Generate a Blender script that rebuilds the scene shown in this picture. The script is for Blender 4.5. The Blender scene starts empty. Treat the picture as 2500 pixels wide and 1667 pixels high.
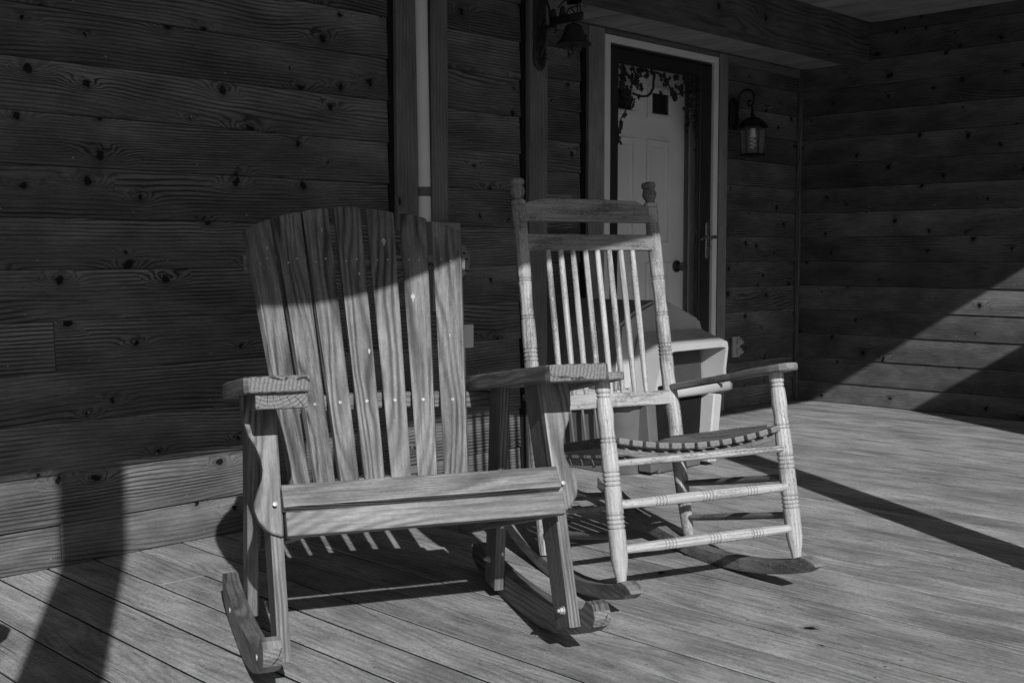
import bpy, bmesh, math, random
from mathutils import Vector, Matrix
R_ = math.radians
random.seed(7)
SC = bpy.context.scene
COL = SC.collection

# ------------------------------------------------------------------ camera
def unit(v): return v.normalized()
W0, H0 = 2500.0, 1667.0
CX, CY = W0/2, H0/2
v1 = Vector((4030-CX, 621-CY)); v2 = Vector((-1573-CX, 626-CY))
FPX = math.sqrt(-(v1.dot(v2)))
Xc = unit(Vector((v1.x, v1.y, FPX))); Yc = unit(Vector((v2.x, v2.y, FPX)))
Zc = -Xc.cross(Yc); Zc.normalize()
if Zc.y > 0: Zc = -Zc
Yc = unit(Yc - Xc*Yc.dot(Xc))
CAM_H = 0.92
right = Vector((Xc.x, Yc.x, Zc.x)); down = Vector((Xc.y, Yc.y, Zc.y)); fwd = Vector((Xc.z, Yc.z, Zc.z))
cd = bpy.data.cameras.new('camera'); cam = bpy.data.objects.new('camera', cd); COL.objects.link(cam)
up = -down; back = -fwd
cam.matrix_world = Matrix(((right.x, up.x, back.x, 0), (right.y, up.y, back.y, 0), (right.z, up.z, back.z, CAM_H), (0, 0, 0, 1)))
cd.sensor_width = 36; cd.lens = FPX/W0*36; cd.clip_start = 0.05; cd.clip_end = 2000
SC.camera = cam

# ------------------------------------------------------------------ light
SUN_EL, SUN_AZ = R_(30.0), math.atan2(-0.873, -0.487)      # direction towards the sun
to_sun = Vector((math.cos(SUN_EL)*math.cos(SUN_AZ), math.cos(SUN_EL)*math.sin(SUN_AZ), math.sin(SUN_EL)))
wd = bpy.data.worlds.new('World'); SC.world = wd; wd.use_nodes = True
nt = wd.node_tree; nt.nodes.clear()
sky = nt.nodes.new('ShaderNodeTexSky'); sky.sky_type = 'NISHITA'; sky.sun_disc = False
sky.sun_elevation = SUN_EL; sky.sun_rotation = math.pi/2 - SUN_AZ
sky.air_density = 1.0; sky.dust_density = 1.5
bw = nt.nodes.new('ShaderNodeRGBToBW'); bg = nt.nodes.new('ShaderNodeBackground'); wo = nt.nodes.new('ShaderNodeOutputWorld')
bg.inputs['Strength'].default_value = 0.05
nt.links.new(sky.outputs[0], bw.inputs[0]); nt.links.new(bw.outputs[0], bg.inputs[0]); nt.links.new(bg.outputs[0], wo.inputs[0])
sl = bpy.data.lights.new('sun', 'SUN'); sl.energy = 4.2; sl.angle = R_(0.53); sl.color = (1, 1, 1)
sun = bpy.data.objects.new('sun', sl); COL.objects.link(sun)
sun.rotation_euler = (-to_sun).to_track_quat('-Z', 'Y').to_euler()
sun.location = (-3, -5, 5)
SC.view_settings.view_transform = 'Standard'; SC.view_settings.look = 'None'
SC.view_settings.exposure = 0.0; SC.view_settings.gamma = 1.0
SC.render.engine = 'CYCLES'
SC.cycles.max_bounces = 8; SC.cycles.diffuse_bounces = 5; SC.cycles.transparent_max_bounces = 12
SC.cycles.use_denoising = True
SC.cycles.sample_clamp_indirect = 4

# ------------------------------------------------------------------ node helper
class NT:
    def __init__(s, name):
        s.m = bpy.data.materials.new(name); s.m.use_nodes = True; s.t = s.m.node_tree; s.t.nodes.clear()
        s.out = s.t.nodes.new('ShaderNodeOutputMaterial')
    def n(s, k): return s.t.nodes.new(k)
    def put(s, sock, v):
        if isinstance(v, bpy.types.NodeSocket): s.t.links.new(v, sock)
        elif isinstance(v, (tuple, list)): sock.default_value = v
        else:
            try: sock.default_value = v
            except TypeError: sock.default_value = (v, v, v, 1)
    def m_(s, op, a, b=0.0, c=0.0, clamp=False):
        x = s.n('ShaderNodeMath'); x.operation = op; x.use_clamp = clamp
        for i, v in enumerate((a, b, c)): s.put(x.inputs[i], v)
        return x.outputs[0]
    def mr(s, v, a, b, c=0.0, d=1.0, smooth=True):
        x = s.n('ShaderNodeMapRange'); x.clamp = True
        if smooth: x.interpolation_type = 'SMOOTHSTEP'
        for i, q in enumerate((v, a, b, c, d)): s.put(x.inputs[i], q)
        return x.outputs[0]
    def mix(s, f, a, b):
        x = s.n('ShaderNodeMix'); x.data_type = 'FLOAT'
        s.put(x.inputs[0], f); s.put(x.inputs[2], a); s.put(x.inputs[3], b)
        return x.outputs[0]
    def uv(s):
        x = s.n('ShaderNodeUVMap'); x.uv_map = 'UVMap'
        q = s.n('ShaderNodeSeparateXYZ'); s.t.links.new(x.outputs[0], q.inputs[0]); return q.outputs[0], q.outputs[1]
    def obj(s):
        x = s.n('ShaderNodeTexCoord'); return x.outputs['Object']
    def comb(s, a, b, c=0.0):
        x = s.n('ShaderNodeCombineXYZ')
        for i, v in enumerate((a, b, c)): s.put(x.inputs[i], v)
        return x.outputs[0]
    def noise(s, vec, sc=1.0, det=3, rough=0.5, dist=0.0):
        x = s.n('ShaderNodeTexNoise'); s.t.links.new(vec, x.inputs['Vector'])
        x.inputs['Scale'].default_value = sc; x.inputs['Detail'].default_value = det
        x.inputs['Roughness'].default_value = rough; x.inputs['Distortion'].default_value = dist
        return x.outputs[0]
    def attr(s, name='rnd'):
        x = s.n('ShaderNodeAttribute'); x.attribute_name = name; return x.outputs['Fac']
    def bsdf(s, col, rough=0.7, spec=0.3, bump=None, bstr=0.3, bdist=0.002, metal=0.0, coat=0.0):
        b = s.n('ShaderNodeBsdfPrincipled')
        if isinstance(col, bpy.types.NodeSocket):
            c = s.n('ShaderNodeCombineColor')
            for i in range(3): s.t.links.new(col, c.inputs[i])
            s.t.links.new(c.outputs[0], b.inputs['Base Color'])
        else: b.inputs['Base Color'].default_value = (col, col, col, 1)
        s.put(b.inputs['Roughness'], rough); b.inputs['Specular IOR Level'].default_value = spec
        b.inputs['Metallic'].default_value = metal; b.inputs['Coat Weight'].default_value = coat
        if bump is not None:
            bp = s.n('ShaderNodeBump'); bp.inputs['Strength'].default_value = bstr; bp.inputs['Distance'].default_value = bdist
            s.t.links.new(bump, bp.inputs['Height']); s.t.links.new(bp.outputs[0], b.inputs['Normal'])
        s.t.links.new(b.outputs[0], s.out.inputs[0]); return b

def wood(name, light, dark, K=60, A=5.0, a1=0.9, b1=5.0, knot=0.0, kscale=5.5, kfrac=0.5, ring=0.7, sharp=2.0,
         blotch=0.25, fiber=0.25, bump=0.4, rough=0.75, spec=0.25, vary=0.35, specks=0.0, speckcol=0.6, stains=0.0, lapfade=0.0, cracks=0.0, calm=0.0, fv=170, gritty=0.15):
    s = NT(name); u, v = s.uv()
    big = s.noise(s.comb(s.m_('MULTIPLY', u, a1), s.m_('MULTIPLY', v, b1)), 1, 2, 0.5)
    wob = s.noise(s.comb(s.m_('MULTIPLY', u, 7), s.m_('MULTIPLY', v, 30)), 1, 2, 0.5)
    if calm:   # boards differ: some run straight, some swirl
        cn = s.noise(s.comb(s.m_('MULTIPLY', u, 0.5), s.m_('MULTIPLY', v, 1.6)), 1, 1, 0.5)
        big = s.m_('MULTIPLY', big, s.mr(cn, 0.38, 0.62, 1-calm, 1.0))
    F = s.m_('MULTIPLY_ADD', v, K, s.m_('MULTIPLY', big, A))
    F = s.m_('MULTIPLY_ADD', wob, 0.7, F)
    core = None
    if knot:
        vo = s.n('ShaderNodeTexVoronoi'); vo.voronoi_dimensions = '2D'; vo.inputs['Scale'].default_value = 1.0
        k1 = s.noise(s.comb(s.m_('MULTIPLY', u, 16), s.m_('MULTIPLY', v, 26)), 1, 2, 0.6)
        k2 = s.noise(s.comb(s.m_('MULTIPLY_ADD', u, 16, 7.3), s.m_('MULTIPLY', v, 26)), 1, 2, 0.6)
        su = s.m_('MULTIPLY', s.m_('MULTIPLY_ADD', k1, 0.05, u), kscale); sv = s.m_('MULTIPLY', s.m_('MULTIPLY_ADD', k2, 0.024, v), kscale*1.15)
        s.t.links.new(s.comb(su, sv), vo.inputs['Vector'])
        q = s.n('ShaderNodeSeparateXYZ'); s.t.links.new(vo.outputs['Position'], q.inputs[0])
        dx = s.m_('DIVIDE', s.m_('SUBTRACT', su, q.outputs[0]), kscale)
        dy = s.m_('DIVIDE', s.m_('SUBTRACT', sv, q.outputs[1]), kscale*1.15)
        rc = s.n('ShaderNodeSeparateColor'); s.t.links.new(vo.outputs['Color'], rc.inputs[0])
        on = s.m_('LESS_THAN', rc.outputs[0], kfrac)
        size = s.m_('MULTIPLY_ADD', rc.outputs[1], 0.9, 0.45)
        ex = s.m_('POWER', s.m_('DIVIDE', dx, s.m_('MULTIPLY', size, 0.055)), 2.0)
        ey = s.m_('POWER', s.m_('DIVIDE', dy, s.m_('MULTIPLY', size, 0.020)), 2.0)
        inf = s.m_('EXPONENT', s.m_('MULTIPLY', s.m_('ADD', ex, ey), -1.0))
        F = s.m_('MULTIPLY_ADD', s.m_('MULTIPLY', inf, on), s.m_('MULTIPLY', knot, size), F)
        wr = s.noise(s.comb(s.m_('MULTIPLY', u, 60), s.m_('MULTIPLY', v, 60)), 1, 2, 0.5)
        dd = s.m_('SQRT', s.m_('ADD', s.m_('MULTIPLY', dx, dx), s.m_('MULTIPLY', s.m_('MULTIPLY', dy, dy), 0.8)))
        dd = s.m_('ADD', dd, s.m_('MULTIPLY', s.m_('SUBTRACT', wr, 0.5), 0.006))
        rad = s.m_('MULTIPLY_ADD', rc.outputs[1], 0.0105, 0.0035)
        core = s.m_('MULTIPLY', s.mr(dd, s.m_('MULTIPLY', rad, 0.75), s.m_('MULTIPLY', rad, 1.25), 1.0, 0.0), on)
        halo = s.m_('MULTIPLY', s.mr(dd, rad, s.m_('MULTIPLY', rad, 3.2), 1.0, 0.0), on)
    sn = s.m_('MULTIPLY_ADD', s.m_('SINE', s.m_('MULTIPLY', F, 6.2832)), 0.5, 0.5)
    sn = s.m_('POWER', sn, sharp)
    mod = s.noise(s.comb(s.m_('MULTIPLY', u, 1.7), s.m_('MULTIPLY', v, 9)), 1, 2, 0.6)
    ringf = s.m_('MULTIPLY', sn, s.mr(mod, 0.3, 0.68, 0.25*ring, ring))
    fib = s.noise(s.comb(s.m_('MULTIPLY', u, 7), s.m_('MULTIPLY', v, fv)), 1, 4, 0.75)
    grit = s.noise(s.comb(s.m_('MULTIPLY', u, 70), s.m_('MULTIPLY', v, 150)), 1, 4, 0.8)
    bl = s.noise(s.comb(s.m_('MULTIPLY', u, 3.1), s.m_('MULTIPLY', v, 6.3)), 1, 4, 0.6)
    col = s.mix(ringf, light, dark)
    col = s.m_('MULTIPLY', col, s.mr(fib, 0.3, 0.7, 1-fiber, 1+fiber, False))
    col = s.m_('MULTIPLY', col, s.mr(grit, 0.3, 0.7, 1-gritty, 1+gritty, False))
    col = s.m_('MULTIPLY', col, s.mr(bl, 0.28, 0.72, 1-blotch, 1+blotch))
    if specks:
        sp = s.noise(s.comb(s.m_('MULTIPLY', u, 85), s.m_('MULTIPLY', v, 520)), 1, 3, 0.7)
        wear = s.noise(s.comb(s.m_('MULTIPLY', u, 6), s.m_('MULTIPLY', v, 22)), 1, 3, 0.6)
        th = s.mr(wear, 0.3, 0.7, 0.70, 0.70-0.32*specks)
        spk = s.mr(s.m_('SUBTRACT', sp, th), -0.02, 0.07, 0.0, 1.0)
        col = s.m_('MULTIPLY', col, s.mix(spk, 1.0, 1-speckcol))
    if stains:
        st = s.noise(s.comb(s.m_('MULTIPLY', u, 26), s.m_('MULTIPLY', v, 40)), 1, 2, 0.6)
        s2 = s.mr(st, 0.70, 0.76, 0.0, stains)
        col = s.mix(s2, col, light*1.5)
        s3 = s.mr(st, 0.30, 0.24, 0.0, 0.6*stains)
        col = s.mix(s3, col, dark*0.6)
    if cracks:
        cr = s.noise(s.comb(s.m_('MULTIPLY', u, 3.3), s.m_('MULTIPLY', v, 120)), 1, 2, 0.4)
        col = s.m_('MULTIPLY', col, s.mix(s.mr(cr, 0.70, 0.735, 0.0, cracks), 1.0, 0.30))
        dk = s.noise(s.comb(s.m_('MULTIPLY', u, 30), s.m_('MULTIPLY', v, 95)), 1, 3, 0.6)
        col = s.m_('MULTIPLY', col, s.mix(s.mr(dk, 0.62, 0.74, 0.0, cracks), 1.0, 0.62))
    if core is not None:
        col = s.m_('MULTIPLY', col, s.mix(halo, 1.0, 0.72))
        col = s.mix(core, col, 0.004)
    col = s.m_('MULTIPLY', col, s.m_('MULTIPLY_ADD', s.attr(), vary, 1-vary*0.5))
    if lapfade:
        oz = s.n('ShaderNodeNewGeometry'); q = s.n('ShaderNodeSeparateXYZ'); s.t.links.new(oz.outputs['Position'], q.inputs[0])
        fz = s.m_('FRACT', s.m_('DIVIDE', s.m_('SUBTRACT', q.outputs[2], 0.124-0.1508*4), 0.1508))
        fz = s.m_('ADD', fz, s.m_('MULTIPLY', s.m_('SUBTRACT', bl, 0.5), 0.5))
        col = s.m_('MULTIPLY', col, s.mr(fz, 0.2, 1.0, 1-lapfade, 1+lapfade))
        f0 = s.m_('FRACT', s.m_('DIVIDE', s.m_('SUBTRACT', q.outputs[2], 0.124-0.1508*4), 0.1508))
        col = s.m_('MULTIPLY', col, s.mr(f0, 0.0, 0.045, 0.45, 1.0))      # darker along the lower lip
        col = s.m_('MULTIPLY', col, s.mr(f0, 0.955, 0.985, 1.0, 1.28))   # lighter along the upper edge
    h = s.m_('ADD', s.m_('MULTIPLY', ringf, 0.8), s.m_('MULTIPLY', fib, 0.7))
    s.bsdf(col, rough, spec, h, bump, 0.0012)
    return s.m

def endgrain(name, light, dark):
    s = NT(name); u, v = s.uv()
    w = s.noise(s.comb(s.m_('MULTIPLY', u, 22), s.m_('MULTIPLY', v, 22)), 1, 2)
    # growth rings and radial checks round a pith that lies outside the board
    uu = s.m_('SUBTRACT', u, s.m_('ROUND', u)); vv = s.m_('SUBTRACT', s.m_('SUBTRACT', v, s.m_('ROUND', v)), 0.06)
    r = s.m_('SQRT', s.m_('ADD', s.m_('MULTIPLY', uu, uu), s.m_('MULTIPLY', vv, vv)))
    F = s.m_('ADD', s.m_('MULTIPLY', r, 120), s.m_('MULTIPLY', w, 1.0))
    sn = s.m_('POWER', s.m_('MULTIPLY_ADD', s.m_('SINE', s.m_('MULTIPLY', F, 6.2832)), 0.5, 0.5), 1.5)
    an = s.m_('ARCTAN2', uu, vv)
    c = s.m_('FRACT', s.m_('ADD', s.m_('MULTIPLY', an, 4.6), s.m_('MULTIPLY', w, 0.5)))
    ck = s.mr(s.m_('ABSOLUTE', s.m_('SUBTRACT', c, 0.5)), 0.02, 0.07, 1.0, 0.0)
    gate = s.noise(s.comb(s.m_('MULTIPLY', u, 60), s.m_('MULTIPLY', v, 60)), 1, 2)
    ck = s.m_('MULTIPLY', ck, s.mr(gate, 0.38, 0.55, 0.0, 1.0))
    nz = s.noise(s.comb(s.m_('MULTIPLY', u, 200), s.m_('MULTIPLY', v, 200)), 1, 3, 0.7)
    col = s.mix(s.m_('MULTIPLY', sn, 0.6), light, dark)
    col = s.m_('MULTIPLY', col, s.mr(nz, 0.3, 0.7, 0.75, 1.2))
    col = s.mix(s.m_('MULTIPLY', ck, 0.85), col, dark*0.25)
    s.bsdf(col, 0.85, 0.15, s.m_('SUBTRACT', 1.0, ck), 0.5, 0.001)
    return s.m

def plain(name, c, rough=0.5, spec=0.4, metal=0.0, var=0.12, scale=12, bump=0.1):
    s = NT(name); n = s.noise(s.obj(), scale, 4, 0.6)
    n2 = s.noise(s.obj(), scale*12, 3, 0.6)
    col = s.m_('MULTIPLY', c, s.mr(n, 0.3, 0.7, 1-var, 1+var))
    s.bsdf(col, rough, spec, n2, bump, 0.001, metal); return s.m

M = {}
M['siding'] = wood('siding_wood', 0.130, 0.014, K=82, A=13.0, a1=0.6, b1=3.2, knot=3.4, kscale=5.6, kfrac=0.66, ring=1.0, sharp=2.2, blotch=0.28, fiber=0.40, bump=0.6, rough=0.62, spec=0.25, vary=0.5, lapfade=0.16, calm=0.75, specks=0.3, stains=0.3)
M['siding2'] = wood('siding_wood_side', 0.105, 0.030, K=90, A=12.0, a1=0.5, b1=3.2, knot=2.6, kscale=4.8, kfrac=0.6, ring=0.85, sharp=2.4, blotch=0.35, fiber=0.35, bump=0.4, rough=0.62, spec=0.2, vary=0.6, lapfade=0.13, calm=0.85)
M['trim'] = wood('trim_wood', 0.150, 0.075, K=60, A=4, knot=2.0, kscale=3.2, kfrac=0.35, ring=0.6, blotch=0.2, fiber=0.25, bump=0.5, vary=0.15, rough=0.65)
M['ceil'] = wood('ceiling_wood', 0.34, 0.22, K=45, A=5, knot=2.0, kscale=2.5, kfrac=0.25, ring=0.4, blotch=0.22, fiber=0.15, bump=0.3, vary=0.25, rough=0.7)
M['beam'] = wood('beam_wood', 0.115, 0.045, K=40, A=10, a1=0.8, b1=3.5, knot=4.0, kscale=2.6, kfrac=0.5, ring=0.9, blotch=0.3, bump=0.5, vary=0.1)
M['deck'] = wood('deck_wood', 0.315, 0.145, K=36, A=11, a1=1.5, b1=5.0, knot=3.2, kscale=2.4, kfrac=0.13, ring=0.5, sharp=2.0, blotch=0.34, fiber=0.30, gritty=0.30, fv=120, bump=1.0, rough=0.8, spec=0.12, vary=0.24, specks=0.6, speckcol=0.5, stains=0.7, cracks=0.9, calm=0.6)
M['pine'] = wood('weathered_pine', 0.175, 0.028, K=44, A=16.0, a1=1.0, b1=6.0, knot=0.0, ring=1.0, sharp=1.5, blotch=0.38, calm=0.55, gritty=0.22, fiber=0.45, bump=0.8, rough=0.5, spec=0.5, cracks=0.5, vary=0.25, stains=0.25)
M['pineleg'] = wood('weathered_pine_leg', 0.165, 0.040, K=110, A=5.0, a1=0.8, b1=6.0, knot=0.0, ring=0.8, sharp=1.3, blotch=0.25, fiber=0.45, bump=0.8, rough=0.65, spec=0.28, vary=0.2)
M['pineend'] = endgrain('weathered_pine_end', 0.215, 0.08)
M['paint'] = wood('worn_white_paint', 0.39, 0.22, K=90, A=5, ring=0.7, sharp=2.0, blotch=0.16, fiber=0.22, bump=0.8, rough=0.6, spec=0.3, vary=0.10, specks=1.0, speckcol=0.55)
M['paintclean'] = wood('white_paint_turned', 0.44, 0.22, K=85, A=8, ring=0.6, sharp=2.2, blotch=0.14, fv=260, fiber=0.28, bump=0.7, rough=0.55, spec=0.3, vary=0.08, specks=0.75, speckcol=0.5)
M['greyed'] = wood('greyed_paint', 0.21, 0.12, K=60, A=4, ring=0.5, blotch=0.25, fiber=0.25, bump=0.6, rough=0.6, spec=0.35, vary=0.15, specks=0.9, speckcol=0.6)
M['casing'] = wood('casing_wood', 0.26, 0.15, K=60, A=4, ring=0.5, blotch=0.2, fiber=0.3, bump=0.5, vary=0.15, rough=0.65)
M['groove'] = plain('groove_dark', 0.20, 0.8, 0.2, var=0.4, scale=60)  # darker tone laid in the turned grooves
M['steel'] = plain('galvanised_screw', 0.40, 0.5, 0.4, 0.2, 0.1)
M['whitetrim'] = plain('white_painted_frame', 0.84, 0.45, 0.4, var=0.04, scale=5, bump=0.03)
M['door'] = plain('white_door_paint', 0.90, 0.5, 0.35, var=0.05, scale=3, bump=0.05)
M['darkdoor'] = plain('dark_storm_door', 0.030, 0.42, 0.4, var=0.15, scale=6)
M['iron'] = plain('black_cast_iron', 0.018, 0.45, 0.45, var=0.3, scale=40, bump=0.5)
M['bronze'] = plain('lantern_bronze', 0.02, 0.4, 0.5, 0.4, 0.3, 30, 0.3)
M['brass'] = plain('dark_brass', 0.16, 0.35, 0.5, 0.8, 0.3, 20)
M['nickel'] = plain('brushed_nickel', 0.38, 0.35, 0.5, 0.85, 0.1)
M['pvc'] = plain('white_pvc_pipe', 0.66, 0.45, 0.4, var=0.06, scale=4)
M['greymetal'] = plain('grey_painted_metal', 0.24, 0.45, 0.4, 0.2, 0.08, 6)
M['tape'] = plain('strap', 0.12, 0.6, 0.3)
M['plastic'] = plain('pale_plastic', 0.44, 0.5, 0.35, var=0.07, scale=4, bump=0.15)
M['tub'] = plain('dull_tub_plastic', 0.12, 0.4, 0.45, var=0.15, scale=6, bump=0.15)
M['shadedplastic'] = plain('shaded_plastic_roof', 0.22, 0.55, 0.35, var=0.15, scale=6, bump=0.2)  # same shell plastic, roof shade painted into its colour
M['plasticdark'] = plain('grey_plastic', 0.22, 0.55, 0.35, var=0.15, scale=7, bump=0.2)
M['outlet'] = plain('ivory_outlet', 0.40, 0.5, 0.4, var=0.06)
M['black'] = plain('black_fill_and_shade', 0.012, 0.9, 0.1)  # wall cores and backing, also shade painted as solid black
M['glassblack'] = plain('dark_window_glass', 0.02, 0.08, 0.6, bump=0.0)
M['ground'] = plain('yard_ground', 0.25, 0.95, 0.1, var=0.35, scale=1.3, bump=0.6)
M['splash'] = plain('dried_white_splash', 0.42, 0.8, 0.2, var=0.25, scale=90)
M['nail'] = plain('old_nail_head', 0.22, 0.5, 0.4, 0.3, 0.4, 50)
M['clay'] = plain('dark_clay_and_shade', 0.05, 0.6, 0.3)  # jar, and the painted shade inside the dog house opening
M['bulb'] = plain('white_lamp_tube', 0.85, 0.3, 0.5, var=0.02)
def glass(name, refl=0.06, tint=0.95, rough=0.0):
    s = NT(name); t = s.n('ShaderNodeBsdfTransparent'); t.inputs[0].default_value = (tint, tint, tint, 1)
    g = s.n('ShaderNodeBsdfGlossy'); g.inputs['Roughness'].default_value = rough; g.inputs[0].default_value = (1, 1, 1, 1)
    fr = s.n('ShaderNodeLayerWeight'); fr.inputs['Blend'].default_value = 0.5
    mx = s.n('ShaderNodeMixShader'); s.t.links.new(s.m_('MULTIPLY_ADD', s.m_('POWER', fr.outputs['Facing'], 4.0), 0.7, refl), mx.inputs[0])
    s.t.links.new(t.outputs[0], mx.inputs[1]); s.t.links.new(g.outputs[0], mx.inputs[2]); s.t.links.new(mx.outputs[0], s.out.inputs[0])
    return s.m
M['glass'] = glass('clear_glass', 0.03, 0.99)
s_ = NT('lantern_glass'); t_ = s_.n('ShaderNodeBsdfTransparent'); d_ = s_.n('ShaderNodeBsdfTranslucent'); d_.inputs[0].default_value = (.9, .9, .9, 1)
d2_ = s_.n('ShaderNodeBsdfDiffuse'); d2_.inputs[0].default_value = (.8, .8, .8, 1); a_ = s_.n('ShaderNodeMixShader'); b_ = s_.n('ShaderNodeMixShader')
s_.t.links.new(d_.outputs[0], a_.inputs[1]); s_.t.links.new(d2_.outputs[0], a_.inputs[2]); b_.inputs[0].default_value = .13
s_.t.links.new(t_.outputs[0], b_.inputs[1]); s_.t.links.new(a_.outputs[0], b_.inputs[2]); s_.t.links.new(b_.outputs[0], s_.out.inputs[0]); M['lampglass'] = s_.m

# ------------------------------------------------------------------ mesh helper
class MB:
    def __init__(s):
        s.bm = bmesh.new(); s.uv = s.bm.loops.layers.uv.new('UVMap'); s.r = s.bm.faces.layers.float.new('rnd'); s.mats = []
    def mi(s, m):
        if m not in s.mats: s.mats.append(m)
        return s.mats.index(m)
    def merge(s, p, Mx, mat, end=None, off=None, rnd=None, smooth=False, uvdone=False):
        """p: bmesh in local coords with grain along x"""
        a = s.mi(mat); b = s.mi(end) if end else a
        ou, ov = off if off else (random.uniform(0, 60), random.uniform(0, 60))
        rv = random.random() if rnd is None else rnd
        p.normal_update()
        pu = p.loops.layers.uv.active if uvdone else None
        vm = {v: s.bm.verts.new(Mx @ v.co) for v in p.verts}
        for f in p.faces:
            try: nf = s.bm.faces.new([vm[v] for v in f.verts])
            except ValueError: continue
            nf.smooth = smooth; nf[s.r] = rv
            n = f.normal
            if uvdone:
                nf.material_index = a
                for l, l2 in zip(nf.loops, f.loops):
                    q = l2[pu].uv; l[s.uv].uv = (q[0]+ou, q[1]+ov)
            else:
                e = abs(n.x) > 0.72
                nf.material_index = b if e else a
                for l, l2 in zip(nf.loops, f.loops):
                    c = l2.vert.co
                    if e: q = (c.y, c.z)
                    elif abs(n.y) > abs(n.z): q = (c.x+ou, c.z+0.31+ov)
                    else: q = (c.x+ou, c.y+ov)
                    if e and end: q = (c.y+round(ou)+0.02, c.z+round(ov))
                    l[s.uv].uv = q
        p.free()
    def box(s, Mx, L, Wd, T, mat, end=None, bev=0.002, seg=1, **k):
        p = bmesh.new(); bmesh.ops.create_cube(p, size=1.0)
        for v in p.verts: v.co = Vector((v.co.x*L, v.co.y*Wd, v.co.z*T))
        if bev: bmesh.ops.bevel(p, geom=p.edges[:], offset=bev, segments=seg, affect='EDGES', profile=0.6)
        s.merge(p, Mx, mat, end, **k)
    def aabb(s, x0, x1, y0, y1, z0, z1, mat, grain='x', end=None, bev=0.002, **k):
        c = Vector(((x0+x1)/2, (y0+y1)/2, (z0+z1)/2)); dx, dy, dz = x1-x0, y1-y0, z1-z0
        if grain == 'x': Mx = Matrix.Translation(c); s.box(Mx, dx, dy, dz, mat, end, bev, **k)
        elif grain == 'y': Mx = Matrix.Translation(c) @ Matrix.Rotation(R_(90), 4, 'Z'); s.box(Mx, dy, dx, dz, mat, end, bev, **k)
        else: Mx = Matrix.Translation(c) @ Matrix.Rotation(R_(-90), 4, 'Y'); s.box(Mx, dz, dy, dx, mat, end, bev, **k)
    def prism(s, pts, T, Mx, mat, end=None, bev=0.002, seg=1, smooth=False, **k):
        """pts: outline in local xy, extruded +-T/2 in z; grain x"""
        p = bmesh.new(); ar = sum(pts[i-1][0]*pts[i][1]-pts[i][0]*pts[i-1][1] for i in range(len(pts)))
        if ar < 0: pts = pts[::-1]
        lo = [p.verts.new((x, y, -T/2)) for x, y in pts]; hi = [p.verts.new((x, y, T/2)) for x, y in pts]
        p.faces.new(lo[::-1]); p.faces.new(hi)
        for i in range(len(pts)):
            j = (i+1) % len(pts); p.faces.new((lo[i], lo[j], hi[j], hi[i]))
        if bev:
            ed = [e for e in p.edges if all(abs(f.normal.z) < .5 for f in e.link_faces) is False]
            p.normal_update()
            ed = [e for e in p.edges if any(len(f.verts) == len(pts) and len(f.verts) > 4 or abs(f.normal.z) > .9 for f in e.link_faces)]
            bmesh.ops.bevel(p, geom=ed, offset=bev, segments=seg, affect='EDGES', profile=0.6)
        bmesh.ops.triangulate(p, faces=[f for f in p.faces if len(f.verts) > 4])
        s.merge(p, Mx, mat, end, smooth=smooth, **k)
    def tube(s, path, rad, mat, seg=12, caps=True, smooth=True, **k):
        """swept circle; rad a number, or a list per point"""
        p = bmesh.new(); uvl = p.loops.layers.uv.new('UVMap')
        path = [Vector(q) for q in path]; n = len(path)
        rr = rad if isinstance(rad, (list, tuple)) else [rad]*n
        tn = []
        for i in range(n):
            t = path[min(i+1, n-1)]-path[max(i-1, 0)]
            tn.append(t.normalized() if t.length > 1e-9 else (tn[-1] if tn else Vector((0, 0, 1))))
        ref = Vector((0, 1, 0)) if abs(tn[0].y) < 0.9 else Vector((1, 0, 0))
        a = (ref - tn[0]*ref.dot(tn[0])).normalized()
        rings = []; acc = 0; U = []
        for i in range(n):
            a = (a - tn[i]*a.dot(tn[i])).normalized(); b = tn[i].cross(a)
            if i: acc += (path[i]-path[i-1]).length
            U.append(acc)
            rings.append([p.verts.new(path[i]+(a*math.cos(2*math.pi*j/seg)+b*math.sin(2*math.pi*j/seg))*max(rr[i], 1e-4)) for j in range(seg)])
        rm = max(rr)
        for i in range(n-1):
            for j in range(seg):
                j2 = (j+1) % seg
                f = p.faces.new((rings[i][j], rings[i][j2], rings[i+1][j2], rings[i+1][j]))
                for l, q in zip(f.loops, ((U[i], j), (U[i], j+1), (U[i+1], j+1), (U[i+1], j))):
                    l[uvl].uv = (q[0], q[1]/seg*2*math.pi*rm)
        if caps:
            for rg, x in ((rings[0][::-1], 0), (rings[-1], acc)):
                f = p.faces.new(rg)
                for l in f.loops: l[uvl].uv = (x+l.vert.co.y, l.vert.co.x)
        s.merge(p, Matrix.Identity(4), mat, smooth=smooth, uvdone=True, **k)
    def sphere(s, c, r, mat, sub=2, sc=(1, 1, 1)):
        p = bmesh.new(); bmesh.ops.create_icosphere(p, subdivisions=sub, radius=r)
        Mx = Matrix.Translation(Vector(c)) @ Matrix.Diagonal((*sc, 1)); s.merge(p, Mx, mat, smooth=True)
    def build(s, name, parent=None, local=None, autosmooth=True):
        me = bpy.data.meshes.new(name)
        bmesh.ops.recalc_face_normals(s.bm, faces=s.bm.faces[:])
        s.bm.to_mesh(me); s.bm.free()
        for m in s.mats: me.materials.append(m)
        o = bpy.data.objects.new(name, me); COL.objects.link(o)
        if autosmooth and any(p.use_smooth for p in me.polygons):
            try: me.set_sharp_from_angle(angle=R_(50))
            except Exception: pass
        if parent: o.parent = parent
        return o
def tag(o, label=None, cat=None, group=None, kind=None):
    for k, v in (('label', label), ('category', cat), ('group', group), ('kind', kind)):
        if v: o[k] = v
    return o
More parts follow.
